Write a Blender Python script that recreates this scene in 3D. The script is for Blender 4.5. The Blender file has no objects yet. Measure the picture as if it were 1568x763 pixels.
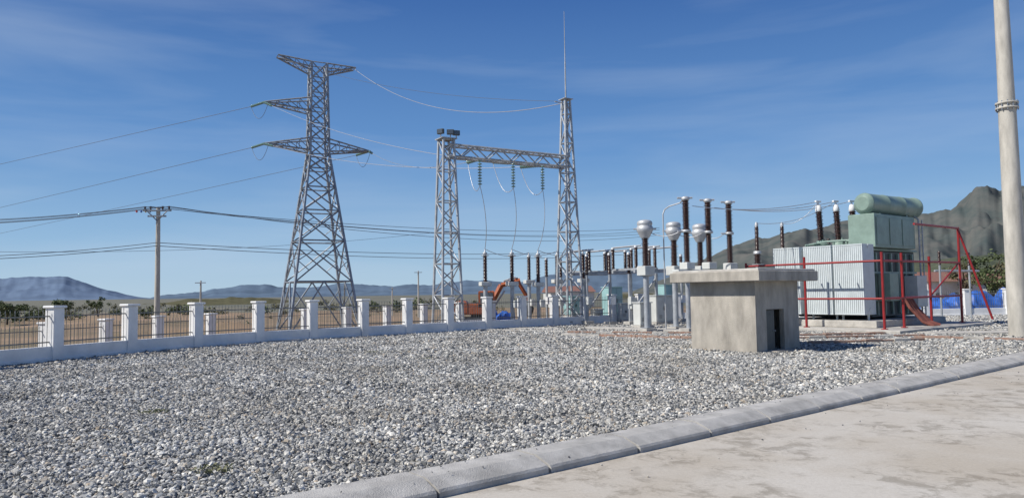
import bpy, math, random
import numpy as np
from mathutils import Vector, Matrix, noise
random.seed(7); rng=np.random.default_rng(7)
scene=bpy.context.scene
scene.view_settings.view_transform='Standard'; scene.view_settings.look='None'; scene.view_settings.exposure=0
# ---------------------------------------------------------------- camera
H=1.8; F=1132.0; W0=784.0; H0=381.5
pitch=math.atan(67/F); roll=0.015
fwd=Vector((0,math.cos(pitch),math.sin(pitch)))
r0=Vector((1,0,0)); u0=Vector((0,-math.sin(pitch),math.cos(pitch)))
rv=r0*math.cos(roll)-u0*math.sin(roll); uv=u0*math.cos(roll)+r0*math.sin(roll)
cam=bpy.data.cameras.new("camera"); co=bpy.data.objects.new("camera",cam); scene.collection.objects.link(co)
M=Matrix((( rv.x,uv.x,-fwd.x,0),(rv.y,uv.y,-fwd.y,0),(rv.z,uv.z,-fwd.z,H),(0,0,0,1)))
co.matrix_world=M; cam.sensor_width=36; cam.lens=26; cam.clip_start=0.1; cam.clip_end=20000
scene.camera=co
# survey helpers: sight directions -> site coordinates (metres)
def sight(px,py): return fwd+rv*((px-W0)/F)+uv*(-(py-H0)/F)
def P(px,py,D):
    d=sight(px,py); t=D/d.y; return Vector((d.x*t,D,H+d.z*t))
def G(px,py,z=0.0):
    d=sight(px,py); t=(z-H)/d.z; return Vector((d.x*t,d.y*t,z))
# ---------------------------------------------------------------- materials
MATS={}
def mat(name,col,rough=0.6,metal=0.0,var=0.15,scale=6.0,bump=0.0,bscale=60.0,col2=None,spec=0.5,stretch=None):
    if name in MATS: return MATS[name]
    m=bpy.data.materials.new(name); m.use_nodes=True; nt=m.node_tree; b=nt.nodes["Principled BSDF"]
    b.inputs["Roughness"].default_value=rough; b.inputs["Metallic"].default_value=metal
    b.inputs["Specular IOR Level"].default_value=spec
    tc=nt.nodes.new("ShaderNodeTexCoord"); mp=nt.nodes.new("ShaderNodeMapping")
    nt.links.new(tc.outputs["Object"],mp.inputs["Vector"])
    if stretch: mp.inputs["Scale"].default_value=stretch
    n=nt.nodes.new("ShaderNodeTexNoise"); n.inputs["Scale"].default_value=scale; n.inputs["Detail"].default_value=8; n.inputs["Roughness"].default_value=0.65
    nt.links.new(mp.outputs["Vector"],n.inputs["Vector"])
    cr=nt.nodes.new("ShaderNodeValToRGB")
    c2=col2 if col2 else tuple(c*(1-var*1.6) for c in col)
    c1=tuple(min(1,c*(1+var*0.6)) for c in col) if not col2 else col
    cr.color_ramp.elements[0].position=0.32; cr.color_ramp.elements[0].color=(*c2,1)
    cr.color_ramp.elements[1].position=0.66; cr.color_ramp.elements[1].color=(*c1,1)
    nt.links.new(n.outputs["Fac"],cr.inputs["Fac"]); nt.links.new(cr.outputs["Color"],b.inputs["Base Color"])
    if bump>0:
        n2=nt.nodes.new("ShaderNodeTexNoise"); n2.inputs["Scale"].default_value=bscale; n2.inputs["Detail"].default_value=5
        nt.links.new(tc.outputs["Object"],n2.inputs["Vector"])
        bp=nt.nodes.new("ShaderNodeBump"); bp.inputs["Strength"].default_value=bump; bp.inputs["Distance"].default_value=0.02
        nt.links.new(n2.outputs["Fac"],bp.inputs["Height"]); nt.links.new(bp.outputs["Normal"],b.inputs["Normal"])
    MATS[name]=m; return m
galv=mat("galvanised_steel",(0.44,0.46,0.48),0.5,0.3,0.2,3)
galv_d=mat("weathered_steel",(0.31,0.345,0.39),0.55,0.3,0.25,3)
white=mat("white_paint",(0.80,0.80,0.79),0.7,0,0.09,1.5,0.15,40)
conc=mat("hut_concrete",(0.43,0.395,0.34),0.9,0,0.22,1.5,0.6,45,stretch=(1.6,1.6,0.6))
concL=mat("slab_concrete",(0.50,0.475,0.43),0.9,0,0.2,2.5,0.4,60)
kerbm=mat("kerb_concrete",(0.48,0.465,0.435),0.9,0,0.22,2.6,0.6,70)
polem=mat("pole_concrete",(0.52,0.49,0.43),0.85,0,0.18,2,0.2,50,stretch=(2,2,0.5))
porc=mat("brown_porcelain",(0.05,0.024,0.02),0.22,0,0.2,5)
glass=mat("glass_insulator",(0.20,0.32,0.28),0.15,0,0.1,5)
alum=mat("aluminium",(0.52,0.53,0.54),0.5,0.3,0.12,4)
cabm=mat("cabinet_paint",(0.60,0.61,0.58),0.5,0,0.08,2)
radm=mat("radiator_paint",(0.60,0.655,0.665),0.45,0,0.08,2)
tankm=mat("tank_grey_green",(0.235,0.325,0.275),0.42,0,0.14,2)
tankd=mat("tank_dark",(0.07,0.08,0.08),0.5,0,0.2,3)  # dark grey-green; on the main tank its shadow is put into this colour
redm=mat("red_pipe_paint",(0.30,0.022,0.022),0.4,0,0.15,4)
rust=mat("rust_red_duct",(0.26,0.09,0.065),0.6,0,0.3,4)
brick=mat("brick_edge",(0.33,0.16,0.10),0.9,0,0.35,9,0.4,60,col2=(0.34,0.30,0.26))
teal=mat("teal_cabinet",(0.30,0.50,0.50),0.5,0,0.08,2)
blue=mat("blue_tarp",(0.04,0.14,0.50),0.45,0,0.35,2.5,0.6,6)
orange=mat("excavator_paint",(0.38,0.10,0.035),0.5,0,0.2,3)
black=mat("black_rubber",(0.02,0.02,0.02),0.7,0,0.2,3)
wirem=mat("cable",(0.12,0.13,0.15),0.5,0.4,0.1,3)
wireL=mat("bare_conductor",(0.50,0.51,0.53),0.4,0.5,0.1,3)
lampg=mat("lamp_glass",(0.12,0.14,0.16),0.1,0.2,0.1,3)
bark=mat("bark",(0.10,0.075,0.05),0.9,0,0.3,12)
roofm=mat("roof_tiles",(0.26,0.13,0.10),0.8,0,0.2,5)
fencem=mat("fence_steel",(0.22,0.22,0.21),0.5,0.4,0.2,5)
yellow=mat("yellow_cap",(0.6,0.45,0.05),0.5)
def leafmat(name,dark,light,sc):
    m=mat(name,light,0.7,0,0.3,sc,col2=dark); return m
leaf1=leafmat("leaves_green",(0.035,0.055,0.018),(0.11,0.14,0.05),0.8)
leaf2=leafmat("leaves_dry",(0.08,0.08,0.04),(0.19,0.17,0.09),0.5)
weedm=leafmat("weed_leaves",(0.10,0.11,0.05),(0.22,0.22,0.11),6)
# ---------------------------------------------------------------- mesh builder
class MB:
    def __init__(s): s.v=[];s.f=[];s.m=[];s.s=[];s.mats=[]
    def mi(s,m):
        if m not in s.mats: s.mats.append(m)
        return s.mats.index(m)
    def add(s,vs,fs,m,smooth=False):
        o=len(s.v); s.v+= [tuple(v) for v in vs]; k=s.mi(m)
        for f in fs:
            s.f.append(tuple(i+o for i in f)); s.m.append(k); s.s.append(smooth)
    def ob(s,O,A,B,a0,a1,b0,b1,z0,z1,m,bev=0.0):
        O=Vector(O);A=Vector((A[0],A[1],0));B=Vector((B[0],B[1],0));Z=Vector((0,0,1))
        if bev<=0:
            vs=[O+A*a+B*b+Z*z for z in (z0,z1) for a,b in((a0,b0),(a1,b0),(a1,b1),(a0,b1))]
            s.add(vs,[(0,3,2,1),(4,5,6,7),(0,1,5,4),(1,2,6,5),(2,3,7,6),(3,0,4,7)],m)
        else:
            c=bev; vs=[]
            for z,i in ((z0,c),(z0+c,0),(z1-c,0),(z1,c)):
                for a,b in((a0+i,b0+i),(a1-i,b0+i),(a1-i,b1-i),(a0+i,b1-i)): vs.append(O+A*a+B*b+Z*z)
            fs=[(0,3,2,1),(12,13,14,15)]
            for r in range(3):
                for k in range(4):
                    fs.append((r*4+k,r*4+(k+1)%4,r*4+4+(k+1)%4,r*4+4+k))
            s.add(vs,fs,m)
    def box(s,c,size,m,rot=0,bev=0.0):
        A=(math.cos(rot),math.sin(rot));B=(-math.sin(rot),math.cos(rot))
        s.ob((c[0],c[1],0),A,B,-size[0]/2,size[0]/2,-size[1]/2,size[1]/2,c[2]-size[2]/2,c[2]+size[2]/2,m,bev)
    def cyl(s,p,q,r1,r2,m,n=10,smooth=True):
        p=Vector(p);q=Vector(q);d=(q-p)
        if d.length<1e-6: return
        d.normalize(); a=d.orthogonal().normalized(); b=d.cross(a)
        vs=[];
        for c,r in((p,r1),(q,r2)):
            for i in range(n):
                t=2*math.pi*i/n; vs.append(c+a*(r*math.cos(t))+b*(r*math.sin(t)))
        s.add(vs,[(i,(i+1)%n,n+(i+1)%n,n+i) for i in range(n)],m,smooth)
        s.add(vs,[tuple(range(n-1,-1,-1)),tuple(range(n,2*n))],m,False)
    def bar(s,p,q,w,m):
        p=Vector(p);q=Vector(q);d=(q-p)
        if d.length<1e-6:return
        d.normalize(); a=d.orthogonal().normalized(); b=d.cross(a)
        h=w/2
        vs=[c+a*x+b*y for c in(p,q) for x,y in((-h,-h),(h,-h),(h,h),(-h,h))]
        s.add(vs,[(0,1,5,4),(1,2,6,5),(2,3,7,6),(3,0,4,7),(0,3,2,1),(4,5,6,7)],m)
    def rev(s,base,prof,m,n=14,axis=(0,0,1),smooth=True):
        base=Vector(base);d=Vector(axis).normalized();a=d.orthogonal().normalized();b=d.cross(a)
        vs=[];fs=[]
        for r,z in prof:
            for i in range(n):
                t=2*math.pi*i/n; vs.append(base+d*z+a*(r*math.cos(t))+b*(r*math.sin(t)))
        for j in range(len(prof)-1):
            for i in range(n): fs.append((j*n+i,j*n+(i+1)%n,(j+1)*n+(i+1)%n,(j+1)*n+i))
        s.add(vs,fs,m,smooth)
        k=(len(prof)-1)*n; s.add(vs,[tuple(range(n-1,-1,-1)),tuple(k+i for i in range(n))],m,False)
    def tube(s,pts,r,m,n=6):
        for i in range(len(pts)-1): s.cyl(pts[i],pts[i+1],r,r,m,n)
    def obj(s,name,parent=None,link=True):
        me=bpy.data.meshes.new(name); me.from_pydata(s.v,[],s.f); 
        for m in s.mats: me.materials.append(m)
        me.polygons.foreach_set("material_index",s.m); me.polygons.foreach_set("use_smooth",s.s); me.update()
        o=bpy.data.objects.new(name,me); scene.collection.objects.link(o)
        if parent:
            o.parent=parent; o.matrix_parent_inverse=Matrix.Translation(-parent.location)
        return o
def group(name,loc,parts):
    e=bpy.data.objects.new(name,None); e.empty_display_size=0.3; e.location=Vector(loc); scene.collection.objects.link(e)
    for k,mb in parts.items(): mb.obj(k,e)
    return e
def insul(mb,base,h,r,m,axis=(0,0,1),pitchs=0.09,n=14,core=0.6):
    k=max(3,int(h/pitchs)); dz=h/k; pr=[]
    for i in range(k):
        z=i*dz
        rr=r if i%2==0 else r*0.86
        pr+=[(r*core,z),(rr,z+dz*0.35),(rr*0.97,z+dz*0.5),(r*core,z+dz*0.85)]
    pr.append((r*core,h)); mb.rev(base,pr,m,n,axis)
def lattice(mb,levels,rot,m,lw,bw,style="X"):
    def cs(l):
        x,y,z,w=l; return [Vector((x+math.cos(rot)*a*w/2-math.sin(rot)*b*w/2,y+math.sin(rot)*a*w/2+math.cos(rot)*b*w/2,z)) for a,b in((-1,-1),(1,-1),(1,1),(-1,1))]
    for i in range(len(levels)-1):
        A=cs(levels[i]);B=cs(levels[i+1])
        for k in range(4):
            k2=(k+1)%4
            mb.bar(A[k],B[k],lw,m)
            if style!="Z" or i%2: mb.bar(B[k],B[k2],bw,m)
            if style=="X": mb.bar(A[k],B[k2],bw,m); mb.bar(A[k2],B[k],bw,m)
            elif style=="Z":
                if (i+k)%2: mb.bar(A[k],B[k2],bw,m)
                else: mb.bar(A[k2],B[k],bw,m)
            elif style=="K":
                mid=(B[k]+B[k2])/2; mb.bar(A[k],mid,bw,m); mb.bar(A[k2],mid,bw,m)
                q1=(A[k]*0.5+mid*0.5); q2=(A[k2]*0.5+mid*0.5)
                mb.bar(q1,A[k]*0.5+B[k]*0.5,bw*0.6,m); mb.bar(q2,A[k2]*0.5+B[k2]*0.5,bw*0.6,m)
                mb.bar(q1,B[k]*0.85+A[k]*0.15,bw*0.6,m); mb.bar(q2,B[k2]*0.85+A[k2]*0.15,bw*0.6,m)
def sag(p,q,s,n=20):
    p=Vector(p);q=Vector(q); return [p.lerp(q,i/n)-Vector((0,0,4*s*(i/n)*(1-i/n))) for i in range(n+1)]
# ---------------------------------------------------------------- world & sun
sdir=Vector((-1,-0.30,1.0)).normalized()
el=math.asin(sdir.z); az=math.atan2(sdir.x,sdir.y)
w=bpy.data.worlds.new("World"); scene.world=w; w.use_nodes=True; nt=w.node_tree
bg=nt.nodes["Background"]; sky=nt.nodes.new("ShaderNodeTexSky"); sky.sky_type='NISHITA'; sky.sun_disc=False
sky.sun_elevation=el; sky.sun_rotation=az%(2*math.pi); sky.air_density=1.0; sky.dust_density=0.2; sky.ozone_density=1.5; sky.altitude=100
bg.inputs["Strength"].default_value=0.1
tc=nt.nodes.new("ShaderNodeTexCoord")
sep=nt.nodes.new("ShaderNodeSeparateXYZ"); nt.links.new(tc.outputs["Generated"],sep.inputs[0])
gr_=nt.nodes.new("ShaderNodeValToRGB"); e=gr_.color_ramp.elements
e[0].position=0.0; e[0].color=(0.42,0.60,0.77,1); e[1].position=1.0; e[1].color=(0.012,0.045,0.19,1)
for p,c in((0.07,(0.27,0.47,0.72,1)),(0.19,(0.120,0.290,0.61,1)),(0.37,(0.045,0.145,0.42,1)),(0.6,(0.02,0.075,0.28,1))):
    q=e.new(p); q.color=c
nt.links.new(sep.outputs["Z"],gr_.inputs["Fac"])
sc_=nt.nodes.new("ShaderNodeVectorMath"); sc_.operation='SCALE'; sc_.inputs["Scale"].default_value=10.0; nt.links.new(gr_.outputs["Color"],sc_.inputs[0])
m0=nt.nodes.new("ShaderNodeMix"); m0.data_type='RGBA'; m0.inputs["Factor"].default_value=0.88
nt.links.new(sky.outputs["Color"],m0.inputs["A"]); nt.links.new(sc_.outputs[0],m0.inputs["B"])
mp=nt.nodes.new("ShaderNodeMapping"); mp.inputs["Scale"].default_value=(1.0,1.2,7.5); mp.inputs["Rotation"].default_value=(0,math.radians(3),0.3); mp.inputs["Location"].default_value=(0.35,0.1,0.2)
n1=nt.nodes.new("ShaderNodeTexNoise"); n1.inputs["Scale"].default_value=1.7; n1.inputs["Detail"].default_value=10; n1.inputs["Roughness"].default_value=0.5; n1.inputs["Distortion"].default_value=0.3
cr=nt.nodes.new("ShaderNodeValToRGB"); cr.color_ramp.elements[0].position=0.48; cr.color_ramp.elements[0].color=(0,0,0,1); cr.color_ramp.elements[1].position=0.88; cr.color_ramp.elements[1].color=(1,1,1,1)
mul=nt.nodes.new("ShaderNodeMath"); mul.operation='MULTIPLY'; mul.inputs[1].default_value=0.36
mix=nt.nodes.new("ShaderNodeMix"); mix.data_type='RGBA'; mix.inputs["B"].default_value=(6.0,7.0,8.2,1)
nt.links.new(tc.outputs["Generated"],mp.inputs["Vector"]); nt.links.new(mp.outputs["Vector"],n1.inputs["Vector"]); nt.links.new(n1.outputs["Fac"],cr.inputs["Fac"])
nt.links.new(cr.outputs["Color"],mul.inputs[0]); nt.links.new(mul.outputs[0],mix.inputs["Factor"])
nt.links.new(m0.outputs["Result"],mix.inputs["A"]); nt.links.new(mix.outputs["Result"],bg.inputs["Color"])
sl=bpy.data.lights.new("sun","SUN"); sl.energy=5.0; sl.angle=math.radians(0.5); sl.color=(1,0.955,0.88)
so=bpy.data.objects.new("sun",sl); scene.collection.objects.link(so); so.rotation_euler=sdir.to_track_quat('Z','Y').to_euler(); so.location=(-20,-10,30)
# ---------------------------------------------------------------- fence line
fence=[(-17.0,11.0),(-16.2,13.8),(-15.3,16.5),(-14.4,19.1),(-13.46,21.8),(-12.55,24.3),(-11.35,26.6),(-9.88,28.8),(-8.25,30.5),(-6.45,32.0),(-4.78,33.6),(-3.03,35.1),(-1.28,36.6),(0.47,38.1),(2.2,39.6),(3.95,41.1),(5.7,42.6),(7.5,44.0)]
x=10.0
while x<47: fence.append((x,45.0)); x+=2.5
fx=np.array([p[0] for p in fence]); fy=np.array([p[1] for p in fence])
def build_fence(name,pts,ztop,zb,pw=0.34,plinth=0.45):
    posts=MB();pl=MB();bars=MB(); up=Vector((0,0,1))
    for i,(x,y) in enumerate(pts):
        j=min(i,len(pts)-2); d=Vector((pts[j+1][0]-pts[j][0],pts[j+1][1]-pts[j][1])); rot=math.atan2(d.y,d.x)
        zt=ztop(i) ; h=zt-zb
        posts.box((x,y,zb+(h-0.10)/2-0.1),(pw,pw,h-0.10+0.2),white,rot,0.012)
        posts.box((x,y,zt-0.06),(pw+0.10,pw+0.10,0.075),white,rot,0.015)
        if i<len(pts)-1:
            n=Vector(pts[i+1])-Vector((x,y)); L=n.length; n.normalize(); B=(-n.y,n.x)
            zp=zt-(1.65-plinth)
            pl.ob((x,y,0),n,B,pw/2,L-pw/2,-0.10,0.10,zb-0.6,zp,white,0.01)
            pl.ob((x,y,0),n,B,pw/2-0.01,L-pw/2+0.01,-0.125,0.125,zb-0.6,zp-0.33,white,0.01)
            for zz in (zp+0.12,zt-0.33): bars.ob((x,y,0),n,B,pw/2,L-pw/2,-0.015,0.015,zz-0.018,zz+0.018,fencem)
            k=int((L-pw)/0.135)
            for q in range(k):
                a=pw/2+(L-pw)*(q+0.5)/k; c=Vector((x+n.x*a,y+n.y*a,0))
                bars.cyl(c+up*zp,c+up*(zt-0.2),0.009,0.009,fencem,4,False); bars.cyl(c+up*(zt-0.2),c+up*(zt-0.12),0.018,0.0,fencem,4,False)
    group(name,(pts[0][0],pts[0][1],zb),{"posts":posts,"plinth":pl,"pickets":bars})
build_fence("perimeter_fence",fence,lambda i:1.65,0.0)
f2=[]
for px,D in((-20,27),(72,29),(163,31.5),(243,34),(323,36),(397,38),(467,40),(531,42),(592,44),(648,46),(702,48),(752,50)): f2.append(((px-784)/F*D,D))
build_fence("perimeter_fence",f2,lambda i:0.92+0.035*i,-0.75,0.36)
# ---------------------------------------------------------------- terrain, gravel, road, kerb
def smooth(t): t=min(1,max(0,t)); return t*t*(3-2*t)
def terr(x,y):
    if x<-17: d=(-17-x)*0.9+max(0,(y-11))*0.3
    else: d=y-np.interp(x,fx,fy)
    z=-0.25-1.0*smooth((d-0.2)/5.0)
    if d>4: z+=0.5*noise.noise(Vector((x*0.07,y*0.07,0)))*min(1,(d-4)/10)*(1 if y<300 else 0)
    if 44<y<64 and -30<x<2: z+=1.4*max(0,noise.noise(Vector((x*0.16+3,y*0.22,5)))+0.15)*smooth((y-44)/5)*smooth((64-y)/5)
    return z
def axis_pts():
    a=[0]; s=1.5
    while a[-1]<9000: a.append(a[-1]+s); s=s*1.0 if a[-1]<70 else s*1.12
    return a
ax=axis_pts(); xs=[-v for v in ax[:0:-1]]+ax; ys=[-60,-30,-15,-8]+ax
vs=[(x,y,terr(x,y)) for y in ys for x in xs]; nx=len(xs)
fs=[(j*nx+i,j*nx+i+1,(j+1)*nx+i+1,(j+1)*nx+i) for j in range(len(ys)-1) for i in range(nx-1)]
gm=mat("dry_field",(0.34,0.225,0.14),0.95,0,0.2,0.11,0.6,3,col2=(0.14,0.115,0.06))
gfar=mat("far_plain",(0.19,0.17,0.12),0.95,0,0.2,0.02,0,3,col2=(0.09,0.10,0.075))
mb=MB(); 
jr=next(j for j,y in enumerate(ys) if y>150)
near_f=[f for f in fs if f[0]//nx<jr]; far_f=[f for f in fs if f[0]//nx>=jr]
mb.add(vs,near_f,gm,True); k_=mb.mi(gfar)
for f in far_f: mb.f.append(f); mb.m.append(k_); mb.s.append(True)
mb.obj("ground")
K0=Vector((-0.87,6.87)); kd=Vector((0.766,0.643)).normalized(); kn=Vector((-kd.y,kd.x))
def K(t,n,z): return Vector((K0.x+kd.x*t+kn.x*n,K0.y+kd.y*t+kn.y*n,z))
def roadmat():
    m=bpy.data.materials.new("concrete_pavement"); m.use_nodes=True; nt=m.node_tree; b=nt.nodes["Principled BSDF"]; b.inputs["Roughness"].default_value=0.85
    tc=nt.nodes.new("ShaderNodeTexCoord")
    def nz(sc,det,rough=0.6,dist=0):
        n=nt.nodes.new("ShaderNodeTexNoise"); n.inputs["Scale"].default_value=sc;n.inputs["Detail"].default_value=det;n.inputs["Roughness"].default_value=rough;n.inputs["Distortion"].default_value=dist
        nt.links.new(tc.outputs["Object"],n.inputs["Vector"]); return n
    def ramp(src,p0,c0,p1,c1):
        r=nt.nodes.new("ShaderNodeValToRGB"); e=r.color_ramp.elements; e[0].position=p0;e[0].color=(*c0,1);e[1].position=p1;e[1].color=(*c1,1); nt.links.new(src,r.inputs["Fac"]); return r
    def mx(f,a,b_,mode='MIX'):
        x=nt.nodes.new("ShaderNodeMix"); x.data_type='RGBA'; x.blend_type=mode
        if isinstance(f,float): x.inputs["Factor"].default_value=f
        else: nt.links.new(f,x.inputs["Factor"])
        nt.links.new(a,x.inputs["A"]); nt.links.new(b_,x.inputs["B"]); return x.outputs["Result"]
    big=ramp(nz(0.45,6,0.6,0.4).outputs["Fac"],0.35,(0.47,0.42,0.345),0.62,(0.56,0.525,0.465))
    mid=ramp(nz(3.2,14,0.74,0.5).outputs["Fac"],0.42,(0.66,0.645,0.62),0.52,(1,1,1))
    fine=ramp(nz(35,6,0.7).outputs["Fac"],0.3,(0.84,0.83,0.81),0.6,(1.0,1.0,1.0))
    c=mx(1.0,big.outputs["Color"],mid.outputs["Color"],'MULTIPLY')
    msk=ramp(nz(0.55,6,0.6,0.2).outputs["Fac"],0.46,(0,0,0),0.56,(1,1,1))
    c=mx(msk.outputs["Color"],c,big.outputs["Color"])
    c=mx(0.85,c,fine.outputs["Color"],'MULTIPLY')
    nt.links.new(c,b.inputs["Base Color"])
    bp=nt.nodes.new("ShaderNodeBump"); bp.inputs["Strength"].default_value=0.5; bp.inputs["Distance"].default_value=0.01
    nt.links.new(nz(25,8,0.7).outputs["Fac"],bp.inputs["Height"]); nt.links.new(bp.outputs["Normal"],b.inputs["Normal"]); return m
rm=roadmat(); mb=MB(); mb.add([K(-30,0.05,-0.10),K(-30,-40,-0.10),K(70,-40,-0.10),K(70,0.05,-0.10)],[(0,1,2,3)],rm); mb.obj("road")
mb=MB(); t=-14.0; seg=1.42
while t<66:
    j=random.uniform(-0.010,0.010); jz=random.uniform(-0.008,0.008); a=t+0.018; b=t+seg-0.018
    prof=[(0.0+j,-0.2),(0.0+j,-0.045),(0.02+j,-0.02),(0.20+j,0.05+jz),(0.23+j,0.06+jz),(0.53+j,0.065+jz),(0.55+j,0.05+jz),(0.56+j,-0.2)]
    n=len(prof); v=[K(a,p[0],p[1]) for p in prof]+[K(b,p[0],p[1]) for p in prof]
    mb.add(v,[(i,i+1,n+i+1,n+i) for i in range(n-1)]+[tuple(range(n-1,-1,-1)),tuple(range(n,2*n))],kerbm)
    t+=seg
mb.obj("kerb")
def gravelmat(name,stone):
    m=bpy.data.materials.new(name); m.use_nodes=True; nt=m.node_tree; b=nt.nodes["Principled BSDF"]; b.inputs["Roughness"].default_value=0.75; b.inputs["Specular IOR Level"].default_value=0.35
    cr=nt.nodes.new("ShaderNodeValToRGB"); e=cr.color_ramp.elements
    e[0].position=0.0; e[0].color=(0.085,0.092,0.10,1); e[1].position=1.0; e[1].color=(0.85,0.83,0.78,1)
    for p,c in((0.22,(0.20,0.207,0.215,1)),(0.46,(0.39,0.39,0.385,1)),(0.78,(0.58,0.57,0.545,1)),(0.84,(0.46,0.38,0.29,1)),(0.88,(0.68,0.66,0.62,1))):
        q=e.new(p); q.color=c
    tc=nt.nodes.new("ShaderNodeTexCoord"); ge=nt.nodes.new("ShaderNodeNewGeometry")
    n=nt.nodes.new("ShaderNodeTexNoise"); n.inputs["Scale"].default_value=(1.5 if stone else 30); n.inputs["Detail"].default_value=5; nt.links.new(tc.outputs["Object"],n.inputs["Vector"])
    r2=nt.nodes.new("ShaderNodeValToRGB"); r2.color_ramp.elements[0].position=0.3; r2.color_ramp.elements[0].color=(0.68,0.68,0.69,1); r2.color_ramp.elements[1].position=0.65; r2.color_ramp.elements[1].color=(1.12,1.12,1.09,1)
    nt.links.new(n.outputs["Fac"],r2.inputs["Fac"])
    n3=nt.nodes.new("ShaderNodeTexNoise"); n3.inputs["Scale"].default_value=0.4; n3.inputs["Detail"].default_value=7; n3.inputs["Roughness"].default_value=0.65; nt.links.new(ge.outputs["Position"],n3.inputs["Vector"])
    r3=nt.nodes.new("ShaderNodeValToRGB"); r3.color_ramp.elements[0].position=0.36; r3.color_ramp.elements[0].color=(0.77,0.75,0.71,1); r3.color_ramp.elements[1].position=0.60; r3.color_ramp.elements[1].color=(1.10,1.10,1.09,1)
    nt.links.new(n3.outputs["Fac"],r3.inputs["Fac"])
    x=nt.nodes.new("ShaderNodeMix"); x.data_type='RGBA'; x.blend_type='MULTIPLY'; x.inputs["Factor"].default_value=1
    x3=nt.nodes.new("ShaderNodeMix"); x3.data_type='RGBA'; x3.blend_type='MULTIPLY'; x3.inputs["Factor"].default_value=1
    if stone:
        oi=nt.nodes.new("ShaderNodeObjectInfo"); nt.links.new(oi.outputs["Random"],cr.inputs["Fac"])
    else:
        vo=nt.nodes.new("ShaderNodeTexVoronoi"); vo.inputs["Scale"].default_value=17; nt.links.new(tc.outputs["Object"],vo.inputs["Vector"])
        sp=nt.nodes.new("ShaderNodeSeparateColor"); nt.links.new(vo.outputs["Color"],sp.inputs["Color"]); nt.links.new(sp.outputs[0],cr.inputs["Fac"])
        bp=nt.nodes.new("ShaderNodeBump"); bp.inputs["Strength"].default_value=1.0; bp.inputs["Distance"].default_value=0.04; bp.invert=True
        nt.links.new(vo.outputs["Distance"],bp.inputs["Height"]); nt.links.new(bp.outputs["Normal"],b.inputs["Normal"])
    nt.links.new(cr.outputs["Color"],x.inputs["A"]); nt.links.new(r2.outputs["Color"],x.inputs["B"]); nt.links.new(x.outputs["Result"],x3.inputs["A"]); nt.links.new(r3.outputs["Color"],x3.inputs["B"]); nt.links.new(x3.outputs["Result"],b.inputs["Base Color"])
    return m
gsheet=gravelmat("gravel_bed",False); gstone=gravelmat("crushed_stone",True)
scol=bpy.data.collections.new("crushed_stones")
import bmesh
for k in range(8):
    bm=bmesh.new(); bmesh.ops.create_icosphere(bm,subdivisions=1,radius=0.5)
    sc=Vector((random.uniform(0.8,1.25),random.uniform(0.55,0.9),random.uniform(0.45,0.75)))
    for v in bm.verts:
        v.co*= 1+0.45*noise.noise(v.co*2.3+Vector((k*7.1,0,0))); 
        v.co=Vector((v.co.x*sc.x,v.co.y*sc.y,v.co.z*sc.z))
    for q in range(5):
        nn=Vector((random.gauss(0,1),random.gauss(0,1),random.gauss(0,1))).normalized()
        for v in bm.verts:
            d=v.co.dot(nn)-0.24
            if d>0: v.co-=nn*d
    me=bpy.data.meshes.new("stone"); bm.to_mesh(me); bm.free(); me.materials.append(gstone)
    scol.objects.link(bpy.data.objects.new("stone",me))
pts=[];siz=[]
def scatter(y0,y1,dens,size):
    X0,X1=-0.78*y1-1.5,0.78*y1+1.5
    n=int((y1-y0)*(X1-X0)*dens); x=rng.uniform(X0,X1,n); y=rng.uniform(y0,y1,n)
    dn=(x-K0.x)*kn.x+(y-K0.y)*kn.y
    ok=(np.abs(x)<0.78*y+1.5)&(dn>0.57)&(y<np.interp(x,fx,fy)-0.15)&(x>-17)
    x=x[ok];y=y[ok]; s=size*rng.lognormal(0,0.38,len(x)); s=np.clip(s,size*0.4,size*2.3)
    z=rng.uniform(0.0,0.022,len(x))*size/0.05
    pts.append(np.stack([x,y,z],1)); siz.append(s)
scatter(3.5,8,1150,0.049); scatter(8,13,850,0.053); scatter(13,21,480,0.062); scatter(21,32,260,0.078); scatter(32,45,120,0.09)
n=260; tt=rng.uniform(-6,22,n); nnn=rng.uniform(-0.9,0.55,n); keep=(nnn>0.05)|(rng.random(n)<0.35); tt=tt[keep]; nnn=nnn[keep]
zz=np.where(nnn>0.2,0.075,np.where(nnn<0,-0.09,-0.02+nnn*0.35)); pts.append(np.stack([K0.x+kd.x*tt+kn.x*nnn,K0.y+kd.y*tt+kn.y*nnn,zz],1)); siz.append(rng.uniform(0.015,0.035,len(tt)))
pts=np.concatenate(pts); siz=np.concatenate(siz)
print("stones",len(pts))
base=[K(-16,0.5,0)]; te=(45-K0.y-kn.y*0.5)/kd.y; base.append(K(te,0.5,0))
for p in reversed(fence):
    if p[0]<base[1].x-0.5: base.append(Vector((p[0],p[1],0)))
base.append(Vector((-19,-4,0)))
nb=len(base); me=bpy.data.meshes.new("gravel")
allv=[tuple(b) for b in base]+[tuple(p) for p in pts.tolist()]
me.from_pydata(allv,[],[tuple(range(nb))]); me.materials.append(gsheet)
at=me.attributes.new("size","FLOAT","POINT"); at.data.foreach_set("value",np.concatenate([np.zeros(nb),siz]).astype(np.float32))
go=bpy.data.objects.new("gravel",me); scene.collection.objects.link(go)
if me.polygons[0].normal.z<0: me.flip_normals()
ng=bpy.data.node_groups.new("gravel_scatter","GeometryNodeTree")
ng.interface.new_socket("Geometry",in_out='INPUT',socket_type='NodeSocketGeometry'); ng.interface.new_socket("Geometry",in_out='OUTPUT',socket_type='NodeSocketGeometry')
N=ng.nodes; gi=N.new("NodeGroupInput"); gout=N.new("NodeGroupOutput"); iop=N.new("GeometryNodeInstanceOnPoints"); ci=N.new("GeometryNodeCollectionInfo"); ci.inputs["Collection"].default_value=scol
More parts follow.
